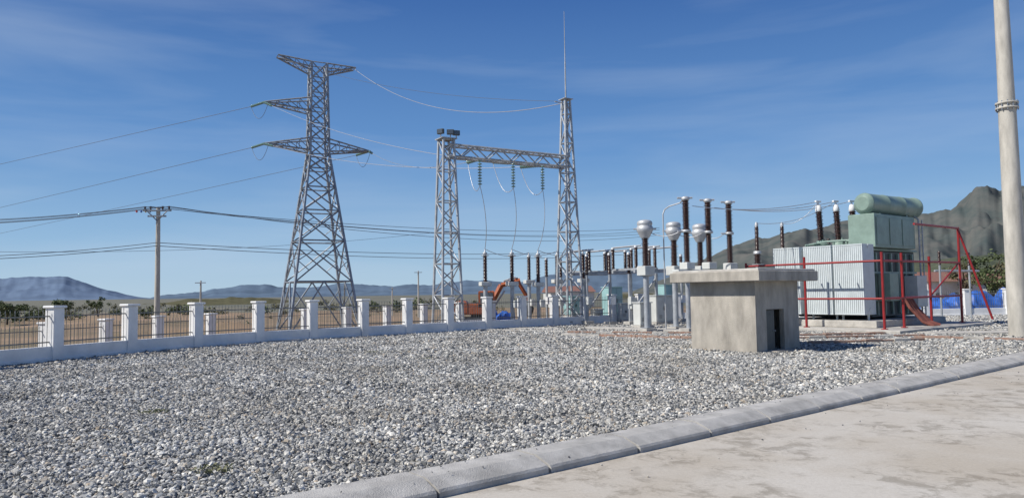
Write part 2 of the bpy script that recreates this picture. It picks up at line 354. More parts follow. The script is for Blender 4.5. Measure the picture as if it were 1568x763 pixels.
ci.inputs["Separate Children"].default_value=True; ci.inputs["Reset Children"].default_value=True; iop.inputs["Pick Instance"].default_value=True
rnd=N.new("FunctionNodeRandomValue"); rnd.data_type='FLOAT_VECTOR'; rnd.inputs[0].default_value=(-0.7,-0.7,0); rnd.inputs[1].default_value=(0.7,0.7,6.283)
na=N.new("GeometryNodeInputNamedAttribute"); na.data_type='FLOAT'; na.inputs["Name"].default_value="size"; jn=N.new("GeometryNodeJoinGeometry")
L=ng.links; L.new(gi.outputs[0],iop.inputs["Points"]); L.new(ci.outputs[0],iop.inputs["Instance"]); L.new(rnd.outputs[0],iop.inputs["Rotation"]); L.new(na.outputs[0],iop.inputs["Scale"])
L.new(iop.outputs[0],jn.inputs[0]); L.new(gi.outputs[0],jn.inputs[0]); L.new(jn.outputs[0],gout.inputs[0])
md=go.modifiers.new("scatter","NODES"); md.node_group=ng
for k,(px,py,n,r) in enumerate(((235,634,40,0.17),(328,724,60,0.20),(570,541,40,0.25),(652,551,20,0.15),(318,528,50,0.3))):
    c=G(px,py); mb=MB()
    for i in range(n):
        a=random.uniform(0,6.28); rr=r*math.sqrt(random.random()); b=c+Vector((math.cos(a)*rr*1.3,math.sin(a)*rr,0.03)); a2=random.uniform(0,6.28); l=random.uniform(0.03,0.08)
        o=Vector((math.cos(a2),math.sin(a2),0)); s=Vector((-o.y,o.x,0))*0.006
        mb.add([b-s,b+s,b+o*l*0.5+s*1.4+Vector((0,0,l*0.6)),b+o*l+Vector((0,0,l*0.55))],[(0,1,2,3)],weedm)
    mb.obj("weed")
# ---------------------------------------------------------------- hills
def ridge(name,ctrl,D,thick,m,amp,seed,nu=260,nv=26,zb=-2,jag=2.0,rough=0.03):
    px=np.array([c[0] for c in ctrl]); py=np.array([c[1] for c in ctrl]); vs=[];fs=[]
    for j in range(nv):
        v=j/(nv-1)*1.35
        for i in range(nu):
            p=px[0]+(px[-1]-px[0])*i/(nu-1); y=float(np.interp(p,px,py))+jag*noise.fractal(Vector((p*0.018,seed,0)),0.8,2.0,5); c=P(p,y,D)
            dep=D-thick*(1-v); x=c.x*dep/D if v<1 else c.x
            sh=smooth(v)**1.1 if v<=1 else 1-smooth((v-1)/0.35)
            hgt=max(0.5,c.z-zb)
            q=Vector((c.x/thick*2.2+seed,v*2.5,seed))
            rd=1-abs(noise.fractal(q,0.9,2.0,6))*1.6
            q2=Vector((c.x/thick*9,seed,v*6)); rr=noise.fractal(q2,0.9,2.0,5)
            z=zb+hgt*sh*(1-amp*(1-min(1,v))*(1-rd)*1.2)+rr*hgt*rough*min(1,v*3)
            vs.append((x,dep,z))
    for j in range(nv-1):
        for i in range(nu-1): fs.append((j*nu+i,j*nu+i+1,(j+1)*nu+i+1,(j+1)*nu+i))
    mb=MB(); mb.add(vs,fs,m,True); return mb.obj(name)
hfar=mat("far_hill_hazed",(0.145,0.20,0.29),1,0,0.14,0.004,spec=0)  # blue aerial haze is painted into the base colour
hmid=mat("mid_hill_hazed",(0.12,0.17,0.235),1,0,0.16,0.006,spec=0)  # bluish distance haze mixed into the hill's own colour
hgreen=mat("scrub_hill",(0.15,0.135,0.085),1,0,0.3,0.14,spec=0,col2=(0.055,0.065,0.04))
hrg=mat("scrub_slope",(0.12,0.13,0.09),1,0,0.3,0.12,spec=0,col2=(0.055,0.07,0.05))
hright=mat("mountain_side_hazed",(0.135,0.135,0.125),1,0,0.3,0.014,spec=0,col2=(0.065,0.085,0.085))  # rock and scrub tones with a haze tint put into the colour
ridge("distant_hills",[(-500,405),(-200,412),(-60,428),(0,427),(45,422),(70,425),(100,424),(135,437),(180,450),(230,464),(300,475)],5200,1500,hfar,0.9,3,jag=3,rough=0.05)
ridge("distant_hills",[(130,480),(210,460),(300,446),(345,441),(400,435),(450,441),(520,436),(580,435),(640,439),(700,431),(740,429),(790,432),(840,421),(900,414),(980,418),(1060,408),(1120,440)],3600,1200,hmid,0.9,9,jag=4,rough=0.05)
ridge("scrub_hill",[(-500,470),(-100,471),(60,474),(150,472),(215,466),(260,460),(330,458),(380,455),(420,460),(480,466),(560,468),(640,467),(720,462),(800,460),(900,455),(1000,450)],420,200,hgreen,0.4,5,nu=420,jag=4)
ridge("mountain",[(980,445),(1050,412),(1090,393),(1110,382),(1150,371),(1200,358),(1235,350),(1280,344),(1330,340),(1380,337),(1430,331),(1450,321),(1478,311),(1495,292),(1512,287),(1530,297),(1550,290),(1575,281),(1620,258),(1700,246),(1800,280),(2000,330),(2200,400)],2100,1100,hright,1.0,12,nu=460,nv=52,jag=6,rough=0.06)
ridge("scrub_hill",[(1180,440),(1260,425),(1340,412),(1400,402),(1460,395),(1520,390),(1600,380),(1700,376),(1900,400)],330,160,hrg,0.5,21,jag=4)
# ---------------------------------------------------------------- vegetation
def leaves(mb,c,r,n,size,m,sq=0.75):
    for i in range(n):
        while True:
            d=Vector((random.uniform(-1,1),random.uniform(-1,1),random.uniform(-1,1)))
            if 0.1<d.length<1: break
        d=d*(0.55+0.45*random.random())
        p=Vector(c)+Vector((d.x*r,d.y*r,d.z*r*sq)); nn=(d+Vector((random.gauss(0,.6),random.gauss(0,.6),random.gauss(0,.6)+0.3))).normalized()
        a=nn.orthogonal().normalized(); b=nn.cross(a); s=size*random.uniform(0.6,1.3); th=random.uniform(0,6.28)
        a,b=a*math.cos(th)+b*math.sin(th),b*math.cos(th)-a*math.sin(th)
        mb.add([p-a*s,p-b*s*0.5,p+a*s,p+b*s*0.5],[(0,1,2,3)],m)
def tree(base,h,r,m,seed,dens=1.0,name="tree"):
    random.seed(seed); tr=MB(); lf=MB(); base=Vector(base); th=h*0.045
    top=base+Vector((random.uniform(-.1,.1)*h,random.uniform(-.1,.1)*h,h*0.55)); tr.cyl(base-Vector((0,0,0.3)),top,th,th*0.5,bark,7)
    for k in range(8):
        a=k*2.4+random.random(); st=base.lerp(top,random.uniform(0.45,1)); e=st+Vector((math.cos(a)*r*random.uniform(.4,.85),math.sin(a)*r*random.uniform(.4,.85),h*random.uniform(0.08,0.38)))
        tr.cyl(st,e,th*0.4,th*0.1,bark,5)
        for q in range(3):
            c=e+Vector((random.gauss(0,.2)*r,random.gauss(0,.2)*r,random.gauss(0,.1)*r)); leaves(lf,c,r*random.uniform(0.2,0.42),int(70*dens),r*0.07,m)
    group(name,base,{"trunk":tr,"crown":lf})
def shrubs(name,items,m,seed):
    random.seed(seed); mb=MB()
    for (x,y,z,r) in items:
        for q in range(4): leaves(mb,(x+random.gauss(0,.5)*r,y+random.gauss(0,.4)*r,z+r*random.uniform(.2,.7)),r*random.uniform(.4,.75),45,r*0.13,m,0.8)
    mb.obj(name)
random.seed(3)
it=[]
for i in range(95):
    D=random.uniform(100,240); px=random.uniform(-200,800); r=random.uniform(0.5,1.2)*D/120
    it.append(((px-784)/F*D,D,-1.4,r))
shrubs("shrubs",it,leaf2,11)
it=[]
for px,D,r in((-60,100,2.2),(-20,105,2.2),(14,110,2.3),(30,106,1.9),(50,112,1.8),(66,116,1.6),(110,112,1.5),(185,135,1.8),(240,125,2.0),(262,130,1.9),(290,135,2.6),(315,130,2.2),(330,68,1.0),(345,70,1.2),(368,72,1.1),(215,140,1.8),(400,135,2.0),(575,150,2.3),(610,155,2.3),(640,160,2.4),(700,130,1.8)):
    it.append(((px-784)/F*D,D,-1.4,r))
shrubs("bushes",it,leaf1,12)
tree(((95-784)/F*98,98,-1.4),3.8,1.8,leaf1,31,1.4); tree(((152-784)/F*120,120,-1.3),4.0,1.5,leaf1,32)
tree(((12-784)/F*100,100,-1.4),3.4,2.0,leaf1,33,1.3)
it=[]; random.seed(5)
for i in range(130):
    D=random.uniform(62,170); px=random.uniform(1130,1750); it.append(((px-784)/F*D,D,-0.8,random.uniform(0.8,1.6)*D/80))
shrubs("shrubs",it,leaf1,14)
for k,(px,D,h,r,m) in enumerate(((1472,88,6.6,1.9,leaf2),(1520,80,6.8,2.6,leaf1),(1548,84,7.0,2.4,leaf2),(1590,80,7,3,leaf1),(1450,100,5.6,2.0,leaf1),(1500,105,6.2,2.4,leaf1),(1410,110,5,2.2,leaf2),(1650,75,6,3,leaf1),(1250,110,5,2.4,leaf2),(1170,115,4.4,2.4,leaf1))):
    tree(((px-784)/F*D,D,-1.2),h,r,m,50+k,0.9)
# ---------------------------------------------------------------- transmission tower
def tower():
    cx,cy=P(487,400,65).x,65.0; rot=math.radians(27); zb=-1.5
    body=MB(); arms=MB()
    def wz(z): return 6.0+(1.65-6.0)*(z-zb)/(14.2-zb) if z<14.2 else 1.65-0.3*(z-14.2)/8.2
    zs=[zb]; 
    for s in (4.6,3.6,2.7,2.1,1.7,1.3): zs.append(zs[-1]+s)
    sc=(14.2-zb)/(zs[-1]-zb); zs=[zb+(z-zb)*sc for z in zs]
    lattice(body,[(cx,cy,z,wz(z)) for z in zs[:2]],rot,galv_d,0.18,0.10,"K")
    lattice(body,[(cx,cy,z,wz(z)) for z in zs[1:]],rot,galv_d,0.165,0.085,"X")
    for i in (1,2):
        z0,z1=zs[i],zs[i+1]; zm=(z0+z1)/2
        l=[]
        for z in(z0,zm,z1):
            w_=wz(z)/2; l.append([Vector((cx+math.cos(rot)*a*w_-math.sin(rot)*b*w_,cy+math.sin(rot)*a*w_+math.cos(rot)*b*w_,z)) for a,b in((-1,-1),(1,-1),(1,1),(-1,1))])
        for k in range(4):
            k2=(k+1)%4; body.bar(l[1][k],l[0][k].lerp(l[2][k2],0.27),0.055,galv_d); body.bar(l[1][k2],l[0][k2].lerp(l[2][k],0.27),0.055,galv_d)
            body.bar(l[1][k],l[2][k].lerp(l[0][k2],0.25),0.055,galv_d); body.bar(l[1][k2],l[2][k2].lerp(l[0][k],0.25),0.055,galv_d)
    up=[14.2+i*8.2/6 for i in range(7)]
    lattice(body,[(cx,cy,z,wz(z)) for z in up],rot,galv_d,0.14,0.075,"X")
    for a in(-1,1):
        for b in (-1,1):
            x=cx+math.cos(rot)*a*3-math.sin(rot)*b*3; y=cy+math.sin(rot)*a*3+math.cos(rot)*b*3
            body.box((x,y,zb+0.1),(0.9,0.9,0.6),concL,rot)
    A=Vector((math.cos(rot),math.sin(rot),0)); B=Vector((-math.sin(rot),math.cos(rot),0)); C=Vector((cx,cy,0)); Z=Vector((0,0,1))
    tips={}
    def arm(side,zl,zu,ln,tipz,key,tipw=0.5):
        w=wz(zl)/2; w2=wz(zu)/2
        lo=[C+A*side*w+B*s*w+Z*zl for s in(-1,1)]; hi=[C+A*side*w2+B*s*w2+Z*zu for s in(-1,1)]
        tp=[C+A*side*ln+B*s*tipw/2+Z*tipz for s in(-1,1)]
        n=4
        for k in(0,1):
            arms.bar(lo[k],tp[k],0.10,galv_d); arms.bar(hi[k],tp[k],0.10,galv_d)
            for i in range(n):
                arms.bar(lo[k].lerp(tp[k],i/n),hi[k].lerp(tp[k],(i+1)/n),0.05,galv_d) ; arms.bar(lo[k].lerp(tp[k],(i+1)/n),hi[k].lerp(tp[k],(i+1)/n),0.045,galv_d)
        for i in range(n+1):
            arms.bar(lo[0].lerp(tp[0],i/n),lo[1].lerp(tp[1],i/n),0.055,galv_d)
            if i<n: arms.bar(lo[0].lerp(tp[0],i/n),lo[1].lerp(tp[1],(i+1)/n),0.05,galv_d)
        tips[key]=C+A*side*ln+Z*tipz
    arm(-1,21.6,22.4,3.5,22.7,"tl",0.9); arm(1,21.6,22.4,3.3,22.4,"tr",0.9)
    arm(-1,18.0,19.2,4.6,18.5,"ml"); arm(-1,14.5,15.6,4.6,14.9,"ll"); arm(1,14.5,15.6,4.6,14.9,"lr")
    return group("transmission_tower",(cx,cy,zb),{"lattice_body":body,"crossarms":arms}),tips
tw,tips=tower()
# ---------------------------------------------------------------- gantry
gl=G(686,505); gr=G(873,497); gl.z=0; gr.z=0
gd=(gr-gl); gdl=gd.length; gd.normalize(); grot=math.atan2(gd.y,gd.x); gp=Vector((-gd.y,gd.x,0))
zbm0,zbm1=8.75,9.35
def gantry():
    colm=MB(); beam=MB(); li=MB(); rod=MB(); foot=MB()
    def col(p,ztop,w0,w1,n):
        lv=[(p.x,p.y,0.15+(ztop-0.15)*i/n,w0+(w1-w0)*i/n) for i in range(n+1)]
        lattice(colm,lv,grot,galv,0.095,0.045,"Z"); 
        for a in(-1,1):
            for b in(-1,1):
                q=p+gd*a*w0/2+gp*b*w0/2; foot.box((q.x,q.y,0.1),(0.4,0.4,0.24),concL,grot,0.01)
    col(gl,9.6,1.15,0.58,12); col(gr,12.6,1.10,0.32,15)
    n=10; h=0.30; Zv=Vector((0,0,1))
    for s in(-1,1):
        for z in(zbm0,zbm1): beam.bar(gl+gp*s*h+Zv*z,gr+gp*s*h+Zv*z,0.085,galv)
    for i in range(n):
        a=gl.lerp(gr,i/n); b=gl.lerp(gr,(i+1)/n)
        for s in(-1,1):
            beam.bar(a+gp*s*h+Zv*(zbm0 if i%2 else zbm1),b+gp*s*h+Zv*(zbm1 if i%2 else zbm0),0.05,galv)
        for z in(zbm0,zbm1):
            beam.bar(a-gp*h+Zv*z,b+gp*h+Zv*z,0.045,galv); beam.bar(b-gp*h+Zv*z,b+gp*h+Zv*z,0.045,galv)
    beam.box((gl.x,gl.y,9.65),(0.85,0.85,0.05),galv,grot)
    for dx,dy in((-0.45,-0.3),(0.05,-0.4),(0.4,-0.35)):
        c=gl+gd*dx+gp*dy+Vector((0,0,9.68)); li.cyl(c,c+Vector((0,0,0.14)),0.03,0.03,galv,6)
        m0=c+Vector((0,0,0.26)); rr=grot-0.6+dx
        li.box((m0.x,m0.y,m0.z),(0.36,0.14,0.26),tankd,rr,0.02)
        nv=Vector((math.sin(rr),-math.cos(rr),0)); q=m0+nv*0.082; li.box((q.x,q.y,q.z),(0.30,0.016,0.20),lampg,rr)
    top=gr+Vector((0,0,12.6)); rod.cyl(top,top+Vector((0,0,2.2)),0.045,0.035,galv,8); rod.cyl(top+Vector((0,0,2.2)),top+Vector((0,0,5.1)),0.028,0.012,galv,6)
    rod.box((top.x,top.y,12.62),(0.6,0.6,0.04),galv,grot)
    rod.cyl(top-gd*0.75+Vector((0,0,-0.2)),top+gd*0.3+Vector((0,0,-0.2)),0.03,0.03,galv,6)
    group("substation_gantry",gl,{"lattice_columns":colm,"lattice_beam":beam,"floodlights":li,"lightning_rod":rod,"footings":foot})
gantry()
# ---------------------------------------------------------------- conductors & strings
def string(mb,p,q):
    p=Vector(p);q=Vector(q);d=q-p;l=d.length
    mb.cyl(p,q,0.02,0.02,galv,5); k=int(l/0.14)
    for i in range(k):
        c=p+d*((i+0.5)/k); mb.rev(c,[(0.03,-0.05),(0.115,-0.01),(0.11,0.02),(0.03,0.05)],glass,10,d)
ins=MB(); wi=MB(); jw=MB()
bt=[0.25,0.52,0.77]; drops=[]
for k,t in enumerate(bt):
    a=gl.lerp(gr,t)+Vector((0,0,zbm0-0.02)); b=a+Vector((0,0,-1.35))-gp*0.1; string(ins,a-gp*0.1,b); drops.append(b)
    tp=[tips["lr"],tips["ml"],tips["ll"]][k]
    s0=gl.lerp(gr,t)+gp*0.35+Vector((0,0,zbm0+0.05)); dd=(tp-s0).normalized(); dd.z-=0.12; s1=s0+dd.normalized()*1.35; string(ins,s0,s1)
    t1=tp+(s1-tp).normalized()*1.6-Vector((0,0,0.12)); string(ins,tp,t1)
    wi.tube(sag(s1,t1,0.7),0.017,wireL,5)
    j=sag(s1,b,0.8,10); jw.tube(j,0.017,wireL,5)
fl=[(-900,432,560),(-700,440,560),(-600,446,560)]
for k,(key,ep) in enumerate(zip(("ml","ll","lr"),fl)):
    tp=tips[key]; e=P(*ep); d=(e-tp).normalized(); d.z-=0.08; t1=tp+d*1.7; string(ins,tp,t1); wi.tube(sag(t1,e,6.0 if k else 3.5,30),0.022,wirem,5)
    q=tp+(gl-tp).normalized()*1.6; q.z=tp.z-0.15; jw.tube(sag(t1,q,1.3,12),0.018,wirem,5)
e=gr+Vector((0,0,12.45)); wi.tube(sag(tips["tr"],e,1.9,26),0.022,wireL,5)
wi.tube(sag(tips["tl"],e-gd*0.6,0.9,26),0.012,wirem,5)
ins.obj("insulator_strings"); wi.obj("power_lines")
# ---------------------------------------------------------------- utility pole (distribution)
def upole():
    b=P(240,520,46); b.z=-1.2; zt=P(241,322,46).z; m=MB(); c=MB(); i=MB()
    m.cyl((b.x,b.y,b.z-0.2),(b.x,b.y,zt+0.1),0.19,0.12,polem,12)
    for dz in(0,-0.35):
        c.box((b.x,b.y-0.16,zt-0.05+dz),(1.7-0.6*(dz<0),0.09,0.10),galv_d,0.1)
    c.bar((b.x-0.6,b.y-0.15,zt-0.1),(b.x,b.y-0.12,zt-0.7),0.05,galv_d); c.bar((b.x+0.6,b.y-0.15,zt-0.1),(b.x,b.y-0.12,zt-0.7),0.05,galv_d)
    cols=[mat("red_flag",(0.6,0.05,0.03)),blue,yellow,mat("blue_cap",(0.05,0.12,0.4))]
    for k,x in enumerate((-0.75,-0.4,0.35,0.75)):
        i.rev((b.x+x,b.y-0.16,zt),[(0.03,0),(0.06,0.05),(0.05,0.1),(0.07,0.14),(0.04,0.22)],porc,8)
    for k in range(4): i.rev((b.x-1.3+k*0.28,b.y-0.1,zt-0.08),[(0.03,-0.06),(0.09,0),(0.03,0.06)],cols[k],8,(1,0,0.05))
    group("utility_pole",b,{"shaft":m,"crossarm":c,"insulators":i}); return b,zt
ub,uz=upole()
dl=MB()
for k,(yl,y3) in enumerate(((333,349),(336,357),(341,352),(343,360))):
    p=Vector((ub.x+(-0.75,-0.4,0.35,0.75)[k],ub.y-0.16,uz+0.2)); l=P(-260,yl+6,40); r=P(1010,y3,88)
    dl.tube(sag(l,p,0.35,16),0.017,wirem,5); dl.tube(sag(p,r,0.9+0.15*k,30),0.019,wirem,5)
for k,(yl,y3) in enumerate(((375,378),(379,386))):
    p=Vector((ub.x,ub.y-0.15,uz-2.05-0.2*k)); l=P(-260,yl+22,40); r=P(1010,y3,88)
    dl.tube(sag(l,p,0.3,16),0.019,wirem,5); dl.tube(sag(p,r,0.8,30),0.021,wirem,5)
dl.tube(sag(P(-200,382,80),P(700,352,120),1.5,20),0.022,wirem,5)
dl.obj("distribution_lines")
for px,pt,pb,D in((307,430,500,70),(641,415,480,95),(601,440,480,110)):
    b=P(px,pb,D); m=MB(); m.cyl((b.x,D,-1.4),(b.x,D,P(px,pt,D).z),0.12,0.08,polem,8); m.box((b.x,D-0.1,P(px,pt,D).z-0.2),(1.0,0.08,0.08),galv_d); m.obj("distant_utility_pole")
# ---------------------------------------------------------------- substation equipment
def steel_post(mb,x,y,z1,r=0.11):
    mb.box((x,y,0.08),(0.6,0.6,0.16),concL,grot,0.015)
    mb.cyl((x,y,0.16),(x,y,z1),r,r,galv,10); mb.box((x,y,0.19),(0.42,0.42,0.03),galv,grot); mb.box((x,y,z1+0.015),(0.36,0.36,0.03),galv,grot)
def arrester(px,D,zs,zi,r=0.13,name="surge_arrester",ring=True):
    x=P(px,420,D).x; s=MB();i=MB();t=MB()
    steel_post(s,x,D,zs); s.box((x,D,zs+0.14),(0.62,0.34,0.22),cabm,grot,0.02)
    s.box((x+0.2,D-0.16,1.2),(0.28,0.2,0.4),cabm,grot,0.01)
    insul(i,(x,D,zs+0.25),zi-zs-0.25,r,porc); t.rev((x,D,zi),[(0.10,0),(0.12,0.04),(0.12,0.1),(0.04,0.14),(0.03,0.3)],alum,12)
    if ring:
        pts=[Vector((x+0.2*math.cos(a),D+0.2*math.sin(a),zi-0.05)) for a in [k*math.pi/8 for k in range(17)]]; t.tube(pts,0.02,alum,6)
    group(name,(x,D,0),{"support":s,"insulator":i,"terminal":t}); return Vector((x,D,zi+0.3))
tops=[arrester(743,39.3,2.15,3.85),arrester(784,39.8,2.15,3.85),arrester(824,40.3,2.1,3.8)]
for k in range(3):
    a=drops[k]; b=tops[k]; mid=a.lerp(b,0.55)+Vector((0.35+0.05*k,-0.2,-0.1)); pts_=[]
    for q in range(15):
        t=q/14; pts_.append(a*(1-t)**2+mid*2*t*(1-t)+b*t*t)
    jw.tube(pts_,0.018,wireL,5)
t2=[arrester(810,44.5,2.3,3.9,0.13,"post_insulator",False),arrester(853,43.5,2.3,3.9,0.13,"post_insulator",False),arrester(893,42.5,2.3,3.9,0.13,"post_insulator",False)]
for a,b in zip(tops,t2): jw.tube(sag(a,b,0.3,10),0.016,wireL,5)
def disc(px,D,seed):
    x=P(px,420,D).x; f=MB();i=MB();r=MB(); A=gd; B=gp; O=Vector((x,D,0))
    for a in(-0.9,0.9):
        q=O+A*a; f.cyl((q.x,q.y,0.1),(q.x,q.y,2.75),0.09,0.09,galv,8); f.box((q.x,q.y,0.08),(0.6,0.6,0.2),concL,grot,0.01)
    f.bar(O-A*0.9+Vector((0,0,0.6)),O+A*0.9+Vector((0,0,2.5)),0.06,galv)
    for b in(-0.9,0.9): f.ob(O,A,B,-1.4,1.4,b-0.07,b+0.07,2.75,2.9,galv)
    for a in(-1.3,0,1.3): f.ob(O,A,B,a-0.06,a+0.06,-1.1,1.1,2.903,3.0,galv)
    for a in(-1.3,0,1.3):
        e=[]
        for b in(-0.95,0.95):
            q=O+A*a+B*b+Vector((0,0,3.0)); insul(i,q,1.05,0.115,porc,n=10); r.rev(q+Vector((0,0,1.05)),[(0.1,0),(0.1,0.08),(0.05,0.12)],alum,10); e.append(q+Vector((0,0,1.14)))
        r.bar(e[0],e[1],0.07,alum); r.bar(e[0],e[0]-B*0.4,0.05,alum)
    f.box((x-0.9*A.x+0.05,D-0.9*A.y-0.2,1.15),(0.4,0.3,0.6),cabm,grot,0.015)
    group("disconnector_switch",O,{"steel_frame":f,"insulators":i,"blades":r})
disc(915,43.0,1); disc(985,40.0,2); 
def ct(px,D,pyt,name="current_transformer"):
    x=P(px,420,D).x; s=MB();i=MB();h=MB(); z1=P(px,408,D).z; z2=P(px,pyt+28,D).z; z3=P(px,pyt,D).z
    steel_post(s,x,D,z1-0.45,0.13); s.box((x,D,z1-0.2),(0.55,0.55,0.42),cabm,grot,0.02)
    insul(i,(x,D,z1),z2-z1,0.17,porc); hh=z3-z2
    h.rev((x,D,z2),[(0.18,0),(0.32,hh*0.32),(0.36,hh*0.42),(0.36,hh*0.60),(0.32,hh*0.64),(0.32,hh*0.72),(0.34,hh*0.76),(0.32,hh*0.90),(0.24,hh*0.97),(0.1,hh)],alum,20)
    h.cyl((x-0.5,D,z2+hh*0.5),(x+0.5,D,z2+hh*0.5),0.035,0.035,alum,8)
    group(name,(x,D,0),{"support":s,"insulator":i,"head":h}); return Vector((x,D,z2+hh*0.5))
cts=[ct(989,32.5,337),ct(1033,33.7,340),ct(1073,35.0,343)]
def breaker():
    f=MB();i=MB();t=MB(); tp=[]
    for px,D,y0,y1 in((1052,31.5,402,307),(1086,32.7,402,310),(1118,33.9,403,313)):
        x=P(px,400,D).x; zb=P(px,y0,D).z; zt=P(px,y1,D).z; mid=(zb+zt)/2
        insul(i,(x,D,zb),mid-zb-0.06,0.155,porc); insul(i,(x,D,mid+0.06),zt-mid-0.06,0.17,porc); t.rev((x,D,mid-0.06),[(0.16,0),(0.2,0.02),(0.2,0.10),(0.16,0.12)],alum,14)
        t.rev((x,D,zt),[(0.16,0),(0.18,0.03),(0.18,0.12),(0.08,0.16)],alum,14); t.cyl((x-0.35,D,zt+0.1),(x+0.3,D,zt+0.1),0.04,0.04,alum,8)
        t.cyl((x-0.4,D-0.1,mid),(x+0.1,D,mid),0.035,0.035,alum,8)
        f.box((x,D,zb-0.15),(0.45,0.45,0.3),cabm,grot,0.02); tp.append(Vector((x,D,zt+0.15)))
        f.cyl((x,D,0.1),(x,D,zb-0.6),0.11,0.11,galv,8); f.box((x,D,0.1),(0.6,0.6,0.2),concL,grot,0.01)
    a=tp[0];c=tp[2]; d=(c-a);d.z=0;L=d.length;d.normalize(); zb=P(1052,402,31.5).z
    f.ob((a.x,a.y,0),d,(-d.y,d.x),-0.9,L+0.7,-0.17,0.17,zb-0.62,zb-0.31,cabm,0.02)
    f.ob((a.x,a.y,0),d,(-d.y,d.x),L/2-0.5,L/2+0.5,-0.6,-0.2,0.9,2.2,cabm,0.02)
    group("circuit_breaker",(a.x,a.y,0),{"steel_frame":f,"interrupters":i,"terminals":t}); return tp
brk=breaker()
t3=[]
for px,D,y1 in((1160,34,347),(1199,35,347)):
    x=P(px,400,D).x; zt=P(px,y1,D).z; s=MB();i=MB();t=MB(); zb=P(px,404,D).z
    steel_post(s,x,D,zb-0.05,0.1); insul(i,(x,D,zb),0.45,0.17,porc); t.rev((x,D,zb+0.45),[(0.17,0),(0.17,0.12),(0.1,0.14)],alum,12); insul(i,(x,D,zb+0.6),zt-zb-0.6,0.11,porc)
    t.rev((x,D,zt),[(0.08,0),(0.08,0.1),(0.03,0.2)],alum,10); group("surge_arrester",(x,D,0),{"support":s,"insulator":i,"terminal":t}); t3.append(Vector((x,D,zt+0.15)))
bp=MB(); x0=P(1017,400,33).x; z1=P(1017,318,33).z
pts_=[Vector((x0,33,0.1)),Vector((x0,33,z1-0.3)),Vector((x0+0.08,33,z1-0.1)),Vector((x0+0.3,33,z1+0.05)),Vector((x0+0.7,32.6,z1+0.15)),Vector((brk[0].x,brk[0].y,brk[0].z))]
bp.tube(pts_,0.03,alum,8); bp.obj("bus_conductor")
for a,b in zip(cts,brk): jw.tube(sag(a,b-Vector((0,0,1.3)),0.35,10),0.018,wireL,5)
def cabinet(px,py,wd,dp,h,m=cabm,name="control_cabinet",rot=None):
    g=G(px,py); r=grot if rot is None else rot; b=MB();d=MB()
    b.box((g.x,g.y,0.08),(wd+0.15,dp+0.15,0.16),concL,r,0.01); b.box((g.x,g.y,0.163+h/2),(wd,dp,h),m,r,0.015); b.box((g.x,g.y,0.16+h+0.03),(wd+0.1,dp+0.12,0.05),m,r,0.01)
    A=Vector((math.cos(r),math.sin(r),0));B=Vector((-math.sin(r),math.cos(r),0))
    for k in(-1,1):
        d.ob(g,A,B,k*wd/4-wd*0.22,k*wd/4+wd*0.22,-dp/2-0.02,-dp/2-0.003,0.25,0.1+h,m,0.004); d.ob(g,A,B,k*0.05-0.01,k*0.05+0.01,-dp/2-0.05,-dp/2-0.02,0.16+h*0.45,0.16+h*0.6,black)
    for q in range(5): d.ob(g,A,B,-wd/4-0.1,-wd/4+0.1,-dp/2-0.03,-dp/2-0.022,0.35+q*0.04,0.365+q*0.04,fencem)
    group(name,g,{"body":b,"doors":d})
cabinet(1011,497,1.15,0.7,1.35); cabinet(984,503,0.7,0.5,1.05); cabinet(914,495,0.6,0.4,0.6); cabinet(955,494,0.5,0.4,0.9)
cabinet(938,486,1.1,0.9,1.9,teal); cabinet(1022,484,1.0,0.8,2.0,teal); cabinet(877,486,1.0,0.8,1.3,teal)
for k,(px,py) in enumerate(((900,497),(935,498),(965,498),(1045,493),(860,492),(838,494))):
    g=G(px,py); m=MB(); m.cyl((g.x,g.y,0),(g.x,g.y,2.7),0.07,0.07,galv,8); m.box((g.x,g.y,0.1),(0.5,0.5,0.2),concL,grot,0.01); m.box((g.x+0.1,g.y-0.1,1.3),(0.3,0.22,0.42),white if k%2 else cabm,grot,0.01)
    insul(m,(g.x,g.y,2.72),1.0,0.12,porc,n=10); m.rev((g.x,g.y,3.72),[(0.1,0),(0.1,0.1),(0.03,0.15)],alum,10); m.obj("post_insulator")
# ---------------------------------------------------------------- concrete hut
A=Vector((-0.62,0.785,0)).normalized(); B=Vector((A.y,-A.x,0))
C=Vector((6.8,20.8,0)); wl=MB();rf=MB();dr=MB(); LA,LB=2.25,2.2; zt=2.02; th=0.15
wl.ob(C,A,B,0,LA,0,th,-0.1,zt,conc); wl.ob(C,A,B,0,LA,LB-th,LB,-0.1,zt,conc); wl.ob(C,A,B,LA-th,LA-0.002,th,LB-th,-0.1,zt,conc)
wl.ob(C,A,B,0.002,th,th,0.52,-0.1,zt,conc); wl.ob(C,A,B,0.002,th,1.42,LB-th,-0.1,zt,conc); wl.ob(C,A,B,0.002,th,0.52,1.42,1.22,zt,conc)
wl.ob(C,A,B,-0.35,0.0,0.45,1.5,-0.05,0.06,conc)
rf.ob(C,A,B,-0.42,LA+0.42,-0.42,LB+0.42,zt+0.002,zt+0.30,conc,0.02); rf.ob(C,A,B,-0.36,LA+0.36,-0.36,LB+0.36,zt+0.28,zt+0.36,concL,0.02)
dr.ob(C,A,B,0.05,0.08,0.54,0.98,0.05,1.2,tankd); dr.cyl(C+A*0.05+B*0.95+Vector((0,0,0.6)),C+A*0.0+B*0.95+Vector((0,0,0.6)),0.02,0.02,galv,6)
group("concrete_hut",C,{"walls":wl,"roof_slab":rf,"door":dr})
